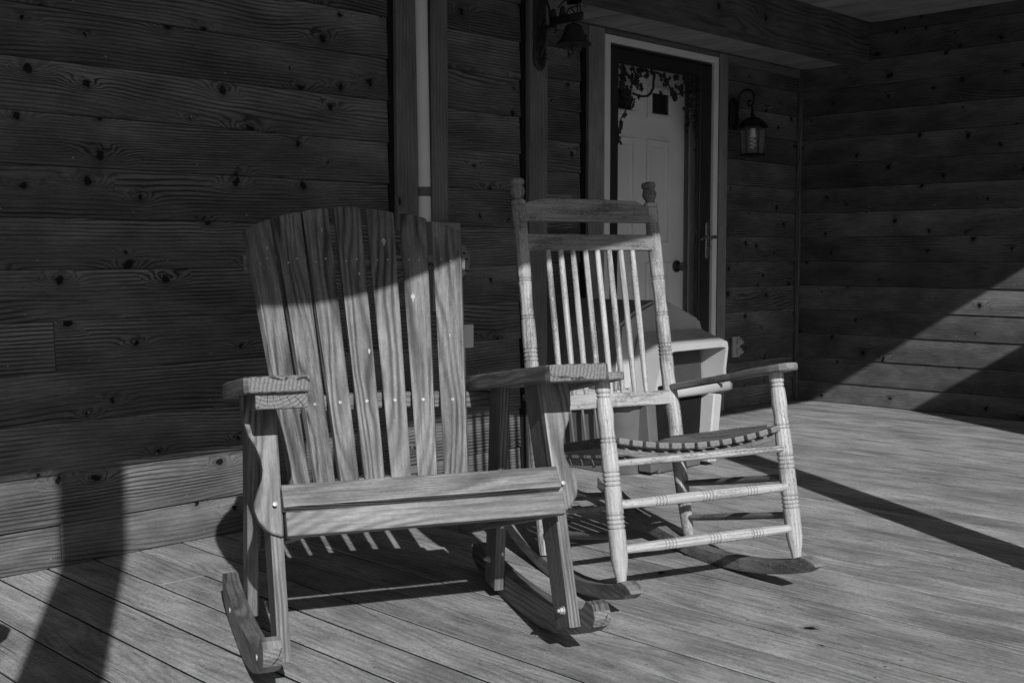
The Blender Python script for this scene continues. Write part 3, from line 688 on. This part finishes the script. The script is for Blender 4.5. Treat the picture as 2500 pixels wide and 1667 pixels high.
# ------------------------------------------------------------------ white turned rocker
wc = thing('rocking_chair', (2.645, 2.2, 0), R_(-19.88), 'white paint-worn rocking chair with turned legs and thin back spindles, in front of the doorway', 'rocking chair', 'rocking chairs on the porch deck')
def lathe(name, a, b, prof, mat='paint', parent=wc, seg=20, n=None, grooves=(), gr=.0016):
    """prof: [(t, radius)] t 0..1 from a to b; grooves: t positions of turned grooves"""
    a, b = Vector(a), Vector(b); Ln = (b-a).length
    ts = sorted(set([round(i/40, 4) for i in range(41)]+[p[0] for p in prof]))
    gs = []
    for g in grooves:
        for d in (-.0035, -.0016, 0, .0016, .0035): gs.append(round(g+d/Ln, 5))
    ts = sorted(set(ts+[t for t in gs if 0 < t < 1]))
    def rad(t):
        for (t0, r0), (t1, r1) in zip(prof[:-1], prof[1:]):
            if t0 <= t <= t1: 
                q = (t-t0)/(t1-t0) if t1 > t0 else 0; q = q*q*(3-2*q); return r0+(r1-r0)*q
        return prof[-1][1]
    rr = []
    for t in ts:
        r = rad(t)
        for g in grooves:
            d = abs(t-g)*Ln
            if d < .0035: r -= gr*2.0*(1-d/.0035)
        rr.append(r)
    w = MB(); w.tube([a+(b-a)*t for t in ts], rr, M[mat], seg)
    for g in grooves:
        c = a+(b-a)*g; q = (b-a).normalized(); r = rad(g)-gr*2.0+.0007
        w.tube([c-q*.0010, c+q*.0010], r, M['groove'], seg, caps=False)
    return w.build(name, parent)
for s_ in (-1, 1):
    # front leg: bottom to top
    a, b = L_(.277*s_, .529, .078), L_(.277*s_, .420, .606)
    zt = lambda z: (z-.078)/.528
    lathe('front_leg', a, b, [(0, .0115), (zt(.094), .0120), (zt(.105), .0135), (zt(.135), .0195), (zt(.155), .0225), (zt(.25), .0232), (zt(.33), .0225), (zt(.39), .0225), (zt(.44), .0215), (zt(.475), .0190), (zt(.51), .0215), (zt(.535), .0205), (zt(.56), .0185), (zt(.575), .020), (1, .0205)],
          'paintclean', grooves=[zt(q) for q in (.229, .240, .251, .262, .335, .346, .357, .368, .443, .452, .556, .566)])
    # back post in two straight runs joined in one swept form
    P_ = [L_(.250*s_, .047, .050), L_(.249*s_, .038, .09), L_(.247*s_, .012, .20), L_(.244*s_, -.012, .32), L_(.242*s_, -.030, .42), L_(.240*s_, -.038, .455), L_(.238*s_, -.050, .50), L_(.237*s_, -.060, .545)]
    r_ = [.0150, .0185, .0215, .0225, .0225, .0235, .0225, .0205]
    base = L_(.237*s_, -.060, .545); topp = L_(.233*s_, -.179, 1.151)
    prof = [(.545, .0200), (.60, .0200), (.635, .0195), (.66, .0200), (.72, .0195), (.735, .0190), (.77, .0172), (.80, .0175), (.835, .0190), (.85, .0192), (.93, .0200), (1.0, .0200), (1.06, .0205), (1.083, .0205), (1.087, .0150), (1.093, .0135), (1.10, .0175), (1.112, .0215), (1.124, .0185), (1.130, .0165), (1.136, .0205), (1.143, .0215), (1.149, .0185), (1.152, .008)]
    gz = [.605, .617, .629, .641, .730, .738, .842, .849, 1.003, 1.011, 1.019, 1.070]
    zz = sorted(set([p[0] for p in prof]+[.545+.02*k for k in range(31)]+[round(g+d, 4) for g in gz for d in (-.003, -.0015, 0, .0015, .003)]))
    def pr(z):
        for (z0, r0), (z1, r1) in zip(prof[:-1], prof[1:]):
            if z0 <= z <= z1: q = (z-z0)/(z1-z0); q = q*q*(3-2*q); return (r0+(r1-r0)*q)*1.08
        return prof[-1][1]
    for z in zz[1:]:
        t = (z-.545)/(1.151-.545); c = base.lerp(topp, t); r = pr(z)
        for g in gz:
            d = abs(z-g)
            if d < .003: r -= .003*(1-d/.003)
        P_.append(c); r_.append(r)
    fi = next(i for i, c in enumerate(P_) if c.z > 1.0845)
    w = MB(); w.tube(P_[:fi+1], r_[:fi+1], M['paint'], 20, caps=True); w.tube(P_[fi:], r_[fi:], M['greyed'], 20, caps=True)
    for g in gz:
        t = (g-.545)/.606; c = base.lerp(topp, t); q = (topp-base).normalized(); w.tube([c-q*.001, c+q*.001], pr(g)-.0024, M['groove'], 20, caps=False)
    w.build('back_post', wc)
    # rocker: converges to the rear
    bo = []
    for k in range(17):
        u = -.42+.995*k/16; bo.append((u, .0005+(u-.15)**2/(2*1.32)))
    hgt = .040
    tp = [(u, z+hgt) for u, z in bo]
    pts = bo+[(.600, .086), (.617, .094), (.612, .101), (.59, .108), (.56, .1105)]+tp[::-1][1:]
    Mx0 = frame(L_(.238*s_, 0, 0), L_(.075*s_, 1, 0), (0, 0, 1))
    w = MB(); w.prism([(u, z) for u, z in pts], .040, Mx0, M['greyed'], bev=.004, seg=2, rnd=.4); w.build('rocker', wc)
    # arm
    an, bn = L_(.240*s_, -.075, .500), L_(.278*s_, .535, .628)
    ap = [(-.02, -.017), (.05, -.017), (.22, -.016), (.34, -.018), (.40, -.026), (.46, -.032), (.52, -.034), (.562, -.030), (.580, -.018), (.586, .002), (.580, .022), (.562, .034), (.52, .040), (.46, .038), (.40, .030), (.34, .019), (.22, .014), (.05, .014), (-.02, .014)]
    w = MB(); w.prism(ap, .021, frame(an+Vector((0, 0, .0)), bn-an, Vector((s_, 0, 0))), M['greyed'], bev=.007, seg=3, rnd=.8); w.build('arm', wc)
    # side rungs
    lathe('side_rung', L_(.250*s_, .012, .211), L_(.277*s_, .482, .311), [(0, .008), (.1, .0095), (.5, .0105), (.9, .0095), (1, .008)], 'greyed')
    lathe('side_rung', L_(.250*s_, .036, .108), L_(.277*s_, .503, .211), [(0, .008), (.1, .0095), (.5, .0105), (.9, .0095), (1, .008)], 'greyed')
    # seat side rail
    w = MB(); w.box(frame(L_(.238*s_, .215, .392), L_(.03*s_, .47, .10), (0, 0, 1)), .46, .030, .024, M['greyed'], bev=.004); w.build('seat_rail', wc)
# front rungs
g5 = lambda c, n, d: [c+d*(k-(n-1)/2) for k in range(n)]
lathe('front_rung', L_(-.277, .492, .288), L_(.277, .492, .288), [(0, .010), (.06, .0115), (.25, .0135), (.5, .0145), (.75, .0135), (.94, .0115), (1, .010)], 'paintclean', grooves=g5(.24, 4, .018)+g5(.50, 4, .018)+g5(.76, 4, .018), gr=.0009)
lathe('front_rung', L_(-.277, .512, .177), L_(.277, .512, .177), [(0, .010), (.06, .0115), (.25, .0140), (.5, .0150), (.75, .0140), (.94, .0115), (1, .010)], 'paintclean', grooves=g5(.27, 4, .018)+g5(.52, 4, .018)+g5(.77, 4, .018), gr=.0009)
lathe('front_rung', L_(-.277, .474, .391), L_(.277, .474, .391), [(0, .0085), (.1, .0095), (.5, .0110), (.9, .0095), (1, .0085)], 'paint')
lathe('rear_rung', L_(-.248, .020, .165), L_(.248, .020, .165), [(0, .008), (.5, .0105), (1, .008)], 'greyed')
lathe('rear_rung', L_(-.250, -.008, .30), L_(.250, -.008, .30), [(0, .008), (.5, .0105), (1, .008)], 'greyed') if 0 else None
# seat: curved front and rear rails carrying narrow slats
def dip(r): return .029*(1-(r/.255)**2)
for u, z0, nm in ((.438, .440, 'seat_rail'), (.020, .352, 'seat_rail')):
    n = 16; top = [(-.252+.504*k/n, z0-.010-dip(-.252+.504*k/n)) for k in range(n+1)]
    pts = top+[(r, z-.020) for r, z in top[::-1]]
    w = MB(); w.prism(pts, .020, frame(L_(0, u, 0), (1, 0, 0), (0, 0, 1)), M['greyed'], bev=.002, rnd=.1); w.build(nm, wc)
for k in range(13):
    r = -.240+.480*k/12; z1 = .449-dip(r); z0 = .354-dip(r)*.9
    sl = -2*.029*r/.255**2
    a, b = L_(r*.93, -.004, z0), L_(r, .474, z1)
    w = MB(); w.box(frame((a+b)/2, b-a, Vector((1, 0, -sl))), (b-a).length, .0300, .0165, M['greyed'], bev=.003, seg=2, rnd=random.uniform(.2, .9)); w.build('seat_slat', wc)
# back rails
ub = lambda z: -.02+(-.066)*(z-.4)/.331 if z < .731 else -.086-.025*(z-.731)/.114 if z < .845 else -.111-.066*(z-.845)/.306
def backrail(name, pts, th=.019, mat='paint', bow=.0, rn_=.5):
    zc = sum(p[1] for p in pts)/len(pts); g = L_(0, ub(zc+.05)-ub(zc-.05), .1)
    Mx = frame(L_(0, ub(zc), zc), (1, 0, 0), g)
    w = MB(); w.prism([(r, (z-zc)*g.length/.1) for r, z in pts], th, Mx, M[mat], bev=.004, seg=2, rnd=rn_); return w.build(name, wc)
backrail('crest_rail', [(-.222, 1.022), (.222, 1.022), (.222, 1.066), (.208, 1.073), (.172, 1.0885), (.06, 1.092), (-.06, 1.092), (-.168, 1.0895), (-.208, 1.079), (-.222, 1.074)], mat='greyed', rn_=.9)
backrail('back_rail', [(-.225, .934), (.225, .934), (.225, .983), (-.225, .983)], mat='greyed', rn_=.95)
backrail('back_rail', [(-.228, .457), (.228, .457), (.228, .500), (-.228, .500)], mat='paint')
for k, rt in enumerate((-.152, -.108, -.066, -.022, .020, .062, .104, .146)):
    lathe('spindle', L_(rt, ub(.496), .496), L_(rt, ub(.938), .938), [(0, .0074), (.15, .0088), (.5, .0096), (.85, .0094), (1, .0088)], 'paintclean' if k % 3 == 1 else 'paint', seg=12)

# ------------------------------------------------------------------ dog house
dh = thing('dog_house', (3.97, 3.25, 0), 0, 'pale plastic dog house with a hooded arched opening, behind the white rocking chair', 'dog house')
def ring(x0, x1, y0, y1, z, c=.05): return [Vector(q) for q in ((x0+c, y0, z), (x1-c, y0, z), (x1, y0+c, z), (x1, y1-c, z), (x1-c, y1, z), (x0+c, y1, z), (x0, y1-c, z), (x0, y0+c, z))]
def loft(mb, rings, mat, capb=True, capt=True, inv=None):
    p = bmesh.new(); rv = [[p.verts.new(q) for q in r] for r in rings]
    for a, b in zip(rv[:-1], rv[1:]):
        for i in range(len(a)): j = (i+1) % len(a); p.faces.new((a[i], a[j], b[j], b[i]))
    if capb: p.faces.new(rv[0][::-1])
    if capt: p.faces.new(rv[-1])
    mb.merge(p, Matrix.Identity(4), mat, smooth=True)
# lower tub, with the door notch's inner shade painted as a black box in front
OX0, OX1 = -.12, .215      # opening in local x
def yz(y): return y-3.25
w = MB()
loft(w, [ring(-.285, .285, yz(2.99), yz(3.80), .002), ring(-.30, .30, yz(2.975), yz(3.81), .10), ring(-.345, .335, yz(2.945), yz(3.83), .315)], M['tub'])
for k in range(9):
    y = yz(3.10)+.07*k
    w.box(frame(Vector((-.338, y, .17)), Vector((-.045, 0, .28)), (0, 1, 0)), .23, .012, .010, M['tub'], bev=.003)
w.build('lower_shell', dh)
w = MB(); loft(w, [ring(-.385, .385, yz(2.90), yz(3.85), .315), ring(-.395, .395, yz(2.89), yz(3.855), .325), ring(-.395, .395, yz(2.89), yz(3.855), .348), ring(-.385, .385, yz(2.90), yz(3.85), .358)], M['plastic']); w.build('rim', dh)
w = MB()
prof = [(-.34, .358), (-.315, .52), (-.29, .63), (-.18, .685), (-.06, .722), (.05, .722), (.125, .692), (.275, .634), (.305, .545), (.33, .358)]
p = bmesh.new(); A1 = [p.verts.new((x, yz(2.99)+(z-.358)*.10, z)) for x, z in prof]; B1 = [p.verts.new((x, yz(3.80)-(z-.358)*.10, z)) for x, z in prof]
for i in range(len(prof)-1): p.faces.new((A1[i], A1[i+1], B1[i+1], B1[i]))
p.faces.new(A1); p.faces.new(B1[::-1]); p.faces.new((A1[0], B1[0], B1[-1], A1[-1]))
bmesh.ops.recalc_face_normals(p, faces=p.faces[:]); bmesh.ops.bevel(p, geom=p.edges[:], offset=.012, segments=3, affect='EDGES')
w.merge(p, Matrix.Identity(4), M['shadedplastic'], smooth=True); w.bm.normal_update(); fi_ = w.mi(M['plastic'])
for f in w.bm.faces:
    if f.normal.y < -.8: f.material_index = fi_  # front stays pale, roof and sides keep the painted shade
w.build('upper_shell', dh)
# hooded entrance: a shell standing proud of the front
def shell(mb, outer, inner, y0, y1, mat, matin):
    p = bmesh.new(); n = len(outer)
    O0 = [p.verts.new((x, y0, z)) for x, z in outer]; I0 = [p.verts.new((x, y0, z)) for x, z in inner]
    O1 = [p.verts.new((x, y1, z+(.05 if z > .52 else 0))) for x, z in outer]; I1 = [p.verts.new((x, y1, z)) for x, z in inner]
    for i in range(n-1):
        p.faces.new((O0[i], O0[i+1], I0[i+1], I0[i])); p.faces.new((O0[i], O1[i], O1[i+1], O0[i+1])); p.faces.new((I0[i], I0[i+1], I1[i+1], I1[i])); p.faces.new((O1[i], I1[i], I1[i+1], O1[i+1]))
    bmesh.ops.recalc_face_normals(p, faces=p.faces[:]); bmesh.ops.bevel(p, geom=[e for e in p.edges if len(e.link_faces) == 2], offset=.0025, segments=2, affect='EDGES'); mb.merge(p, Matrix.Identity(4), mat, smooth=True)
w = MB()
outer = [(-.265, .359), (-.235, .45), (-.20, .53), (-.15, .546), (.20, .546), (.252, .542), (.258, .515), (.243, .42), (.250, .359)]
inner = [(-.228, .359), (-.190, .45), (-.165, .515), (-.13, .520), (.20, .520), (.236, .516), (.240, .508), (.222, .42), (.232, .359)]
shell(w, outer, inner, yz(2.855), yz(3.00), M['plastic'], M['black']); w.build('hood', dh)
w = MB()
w.box(frame(Vector((.185, yz(2.925), .165)), Vector((.035, 0, .28)), (1, 0, 0)), .30, .06, .115, M['plastic'], bev=.006)
w.box(frame(Vector((-.20, yz(2.945), .165)), Vector((-.035, 0, .28)), (1, 0, 0)), .30, .06, .075, M['tub'], bev=.006)
w.aabb(-.155, .145, yz(2.915), yz(2.95), .003, .06, M['tub'], bev=.006)
w.build('door_surround', dh)
w = MB(); p = bmesh.new()
pts = [(-.150, .062), (.148, .062), (.17, .30), (.20, .45), (.20, .512), (-.155, .512), (-.185, .45), (-.17, .30)]
w.prism(pts, .004, frame((0, yz(2.884), 0), (1, 0, 0), (0, 0, 1)), M['black'], bev=0) if 0 else None
w.prism([(-.152, .062), (.148, .062), (.165, .312), (-.170, .312)], .05, frame((0, yz(2.955), 0), (1, 0, 0), (0, 0, 1)), M['black'], bev=0)  # black block paints the shade inside the lower opening
w.prism([(-.226, .360), (.220, .360), (.211, .45), (.20, .514), (-.163, .514), (-.188, .45)], .012, frame((0, yz(2.975), 0), (1, 0, 0), (0, 0, 1)), M['clay'], bev=0)  # dark panel paints the shaded inside behind the hood
w.build('opening', dh)

# ------------------------------------------------------------------ wall fittings
wl = thing('wall_lantern', (5.715, Y2-.014, 1.66), 0, 'dark lantern with curled bracket and spiral bulb, on the wall right of the door', 'wall lamp')
w = MB(); pts = [(-.03, -.085), (.03, -.085), (.036, -.05), (.036, .05), (.03, .085), (.012, .10), (-.012, .10), (-.03, .085), (-.036, .05), (-.036, -.05)]
w.prism(pts, .016, frame((0, -.009, .075), (1, 0, 0), (0, 0, 1)), M['bronze'], bev=.003); w.prism([(a*.7, b*.7) for a, b in pts], .014, frame((0, -.022, .075), (1, 0, 0), (0, 0, 1)), M['bronze'], bev=.003); w.build('backplate', wl)
w = MB(); A_ = []
A_ = [(0, -.025, .085), (0, -.042, .10), (0, -.046, .13), (0, -.048, .16)]
for k in range(0, 11): a = R_(180-18*k); A_.append((0, -.098-.05*math.cos(a), .165+.048*math.sin(a)))
A_ += [(0, -.150, .15), (0, -.145, .13), (0, -.130, .117), (0, -.114, .120), (0, -.108, .135), (0, -.115, .147), (0, -.126, .143)]
A_ = [Vector(q) for q in A_]
w.tube(A_, [.007]*len(A_), M['bronze'], 10)
w.tube([(0, -.135, .118), (0, -.140, .09), (0, -.142, .07)], [.006, .008, .006], M['bronze'], 10); w.build('bracket', wl)
LY, LZ = -.142, -.16
w = MB(); w.tube([(0, LY, .075), (0, LY, .065), (0, LY, .058), (0, LY, .052)], [.006, .014, .010, .016], M['bronze'], 12)
def hexp(r, z, rot=0): return [Vector((r*math.cos(R_(60*k+rot)), LY+r*math.sin(R_(60*k+rot)), z)) for k in range(6)]
loft(w, [hexp(.014, .055), hexp(.035, .048), hexp(.058, .032), hexp(.076, .010), hexp(.086, -.006), hexp(.084, -.012), hexp(.070, -.013)], M['bronze'])
for q in w.bm.faces: q.smooth = False
w.build('roof', wl)
w = MB(); HT, HB_ = hexp(.073, -.013), hexp(.064, LZ)
for k in range(6):
    w.tube([HT[k], HB_[k]], .0035, M['bronze'], 6); w.tube([HT[k], HT[(k+1) % 6]], .0035, M['bronze'], 6); w.tube([HB_[k], HB_[(k+1) % 6]], .0045, M['bronze'], 6)
loft(w, [hexp(.074, LZ-.004), hexp(.076, LZ-.009), hexp(.05, LZ-.014), hexp(.012, LZ-.020)], M['bronze']); w.build('cage', wl)
w = MB()
for k in range(6):
    k2 = (k+1) % 6; p = bmesh.new(); p.faces.new([p.verts.new(q) for q in (HT[k], HT[k2], HB_[k2], HB_[k])]); w.merge(p, Matrix.Identity(4), M['lampglass'])
w.build('glass', wl)
w = MB(); w.tube([(0, LY, -.012), (0, LY, -.048)], .015, M['bulb'], 14); w.tube([(0, LY, -.048), (0, LY, -.062)], .019, M['bulb'], 14)
sp = [(.0155*math.cos(k*.45), LY+.0155*math.sin(k*.45), -.068-.0016*k) for k in range(38)]
w.tube(sp, .0042, M['bulb'], 8); w.build('bulb', wl)

bl = thing('dinner_bell', (3.458, 3.270, 1.787), 0, 'black cast iron bell hanging from an ornate bracket on the corner post', 'bell')
w = MB(); rb = random.Random(4)
w.prism([(-.035, 0), (-.028, -.028), (0, -.045), (.028, -.028), (.035, 0), (.035, .16), (.030, .33), (.02, .36), (0, .375), (-.02, .36), (-.030, .33), (-.035, .16)], .008, frame((0, 0, -.07), (1, 0, 0), (0, 0, 1)), M['iron'], bev=.002)
for k in range(70):
    z = rb.uniform(-.09, .28); x = rb.uniform(-.030, .030); r = rb.uniform(.004, .008)
    if z < -.07: x *= .5
    c = [(x+r*math.cos(a*.7), -.007-rb.uniform(0, .003), z+r*math.sin(a*.7)) for a in range(7)]
    w.tube(c, .0028, M['iron'], 5)
w.build('wall_plate', bl)
w = MB()
w.tube([(0, -.005, .19), (0, -.035, .17), (0, -.052, .13), (0, -.058, .085), (0, -.075, .055)], .005, M['iron'], 8)
w.tube([(0, -.005, -.06), (0, -.022, -.03), (0, -.032, 0), (0, -.035, .03), (0, -.045, .055)], .004, M['iron'], 8)
w.tube([(0, 0, .052), (0, -.06, .057), (0, -.09, .055)], .008, M['iron'], 8)
w.tube([(0, -.085, .05), (0, -.09, .035), (0, -.082, .028)], .004, M['iron'], 6)
w.aabb(-.007, .007, -.235, -.055, .058, .090, M['iron'], bev=.004)
w.build('bracket', bl)
w = MB()
for y, h in ((-.075, .118), (-.125, .122)):
    w.sphere((0, y, h-.006), .012, M['iron'], 2, (.7, 1, 1.15)); w.tube([(0, y, .088), (0, y, h-.01)], [.015, .011], M['iron'], 10)
w.tube([(0, -.145, .090), (0, -.16, .112), (0, -.20, .117), (0, -.218, .118), (0, -.222, .09)], .0035, M['iron'], 6)
w.tube([(0, -.205, .118), (0, -.205, .090)], .003, M['iron'], 6); w.tube([(0, -.17, .112), (0, -.19, .092)], .003, M['iron'], 6)
w.prism([(-.225, .135), (-.222, .150), (-.215, .158), (-.212, .170), (-.206, .160), (-.198, .152), (-.175, .150), (-.155, .145), (-.145, .146), (-.12, .139), (-.119, .142), (-.143, .151), (-.15, .140), (-.152, .128), (-.156, .128), (-.158, .139), (-.19, .141), (-.205, .140), (-.208, .122), (-.212, .122), (-.213, .140)], .006, frame((0, 0, 0), (0, 1, 0), (0, 0, 1)), M['iron'], bev=0)
w.tube([(0, -.100, .123), (0, -.12, .139)], .003, M['iron'], 6)
w.build('figures', bl)
w = MB(); BY = -.185
w.tube([(0, BY, z) for z in (.060, .052, .048, .043, .030, .010, -.008, -.020, -.030, -.034, -.032, -.018, .010, .035)], [.006, .008, .020, .030, .037, .043, .050, .060, .070, .0715, .067, .054, .039, .02], M['iron'], 28)
w.build('bell_cup', bl)
w = MB(); w.tube([(0, BY, .03), (0, BY, -.03), (0, BY, -.042), (0, BY, -.052), (0, BY, -.062), (0, BY, -.075)], [.003, .003, .013, .011, .004, .004], M['iron'], 10); w.build('clapper', bl)

em = thing('electricity_meter', (2.985, Y1-.012, .9), 0, 'grey electricity meter on the wall, peeping out behind the wide slatted rocking chair', 'electricity meter')
w = MB(); w.aabb(-.145, -.005, -.075, 0, -.19, .145, M['greymetal'], bev=.004); w.aabb(-.135, -.015, -.0785, -.0755, -.17, -.10, M['pvc'], bev=.001); w.build('box', em)
w = MB(); DX = -.052
w.tube([(DX, -.045, 0), (DX, -.076, 0), (DX, -.082, 0)], [.080, .080, .074], M['greymetal'], 32)
w.tube([(DX, -.080, 0), (DX, -.105, 0), (DX, -.112, 0), (DX, -.114, 0)], [.068, .066, .054, .02], M['greymetal'], 32)
for k in range(4): w.tube([(DX+.02+.012*(k % 2), -.1145, .03-.022*k), (DX+.03+.012*(k % 2), -.1145, .026-.022*k)], .003, M['black'], 6)
w.build('dial', em)
w = MB(); w.tube([(-.15, -.025, .1), (-.15, -.025, .15), (-.16, -.025, 1.1), (-.167, -.025, 1.70)], .0275, M['pvc'], 20) if 0 else None
pc = thing('conduit_pipe', (2.842, Y1-.032, 1.046), 0, 'white vertical conduit pipe between two trim boards above the electricity meter', 'pipe')
w = MB(); w.tube([(0, 0, 0), (-.008, 0, .5), (-.019, 0, 1.25), (-.02, 0, 1.56)], .0265, M['pvc'], 24); w.build('pipe', pc)
w = MB(); w.tube([(-.0015, 0, .095), (-.002, 0, .130)], .0272, M['tape'], 24); w.build('strap', pc)
jb = thing('junction_box', (3.035, Y1-.012, .605), 0, 'small grey box with a thin pipe below it, low on the wall between the chairs', 'junction box')
w = MB(); w.aabb(-.034, .034, -.05, 0, -.045, .047, M['pvc'], bev=.005, seg=2); w.build('box', jb)
w = MB(); w.tube([(.003, -.022, -.044), (.003, -.022, -.595)], .0105, M['greymetal'], 14); w.build('pipe', jb)
ot = thing('wall_outlet', (5.775, Y2-.013, .375), 0, 'ivory outdoor outlet with flip covers, low on the wall below the lantern', 'outlet')
w = MB(); w.aabb(-.037, .037, -.016, 0, -.062, .062, M['outlet'], bev=.003); w.build('plate', ot)
for z in (.03, -.028):
    w = MB(); w.aabb(-.006, .036, -.030, -.0165, z-.018, z+.018, M['outlet'], bev=.003); w.aabb(.012, .045, -.034, -.0305, z-.012, z+.004, M['outlet'], bev=.001); w.build('flip_cover', ot)
jr = thing('shadow_jar', (.745, 2.335, 0), 0, 'unseen dark round jar added beside the view to cast a rounded shadow on the deck', 'jar')  # added out of view for its rounded shadow
w = MB(); w.tube([(0, 0, z) for z in (.002, .01, .06, .14, .21, .25, .27, .29, .31, .34, .36, .37)], [.05, .055, .07, .08, .07, .045, .035, .05, .062, .062, .045, .01], M['clay'], 28); w.build('body', jr)
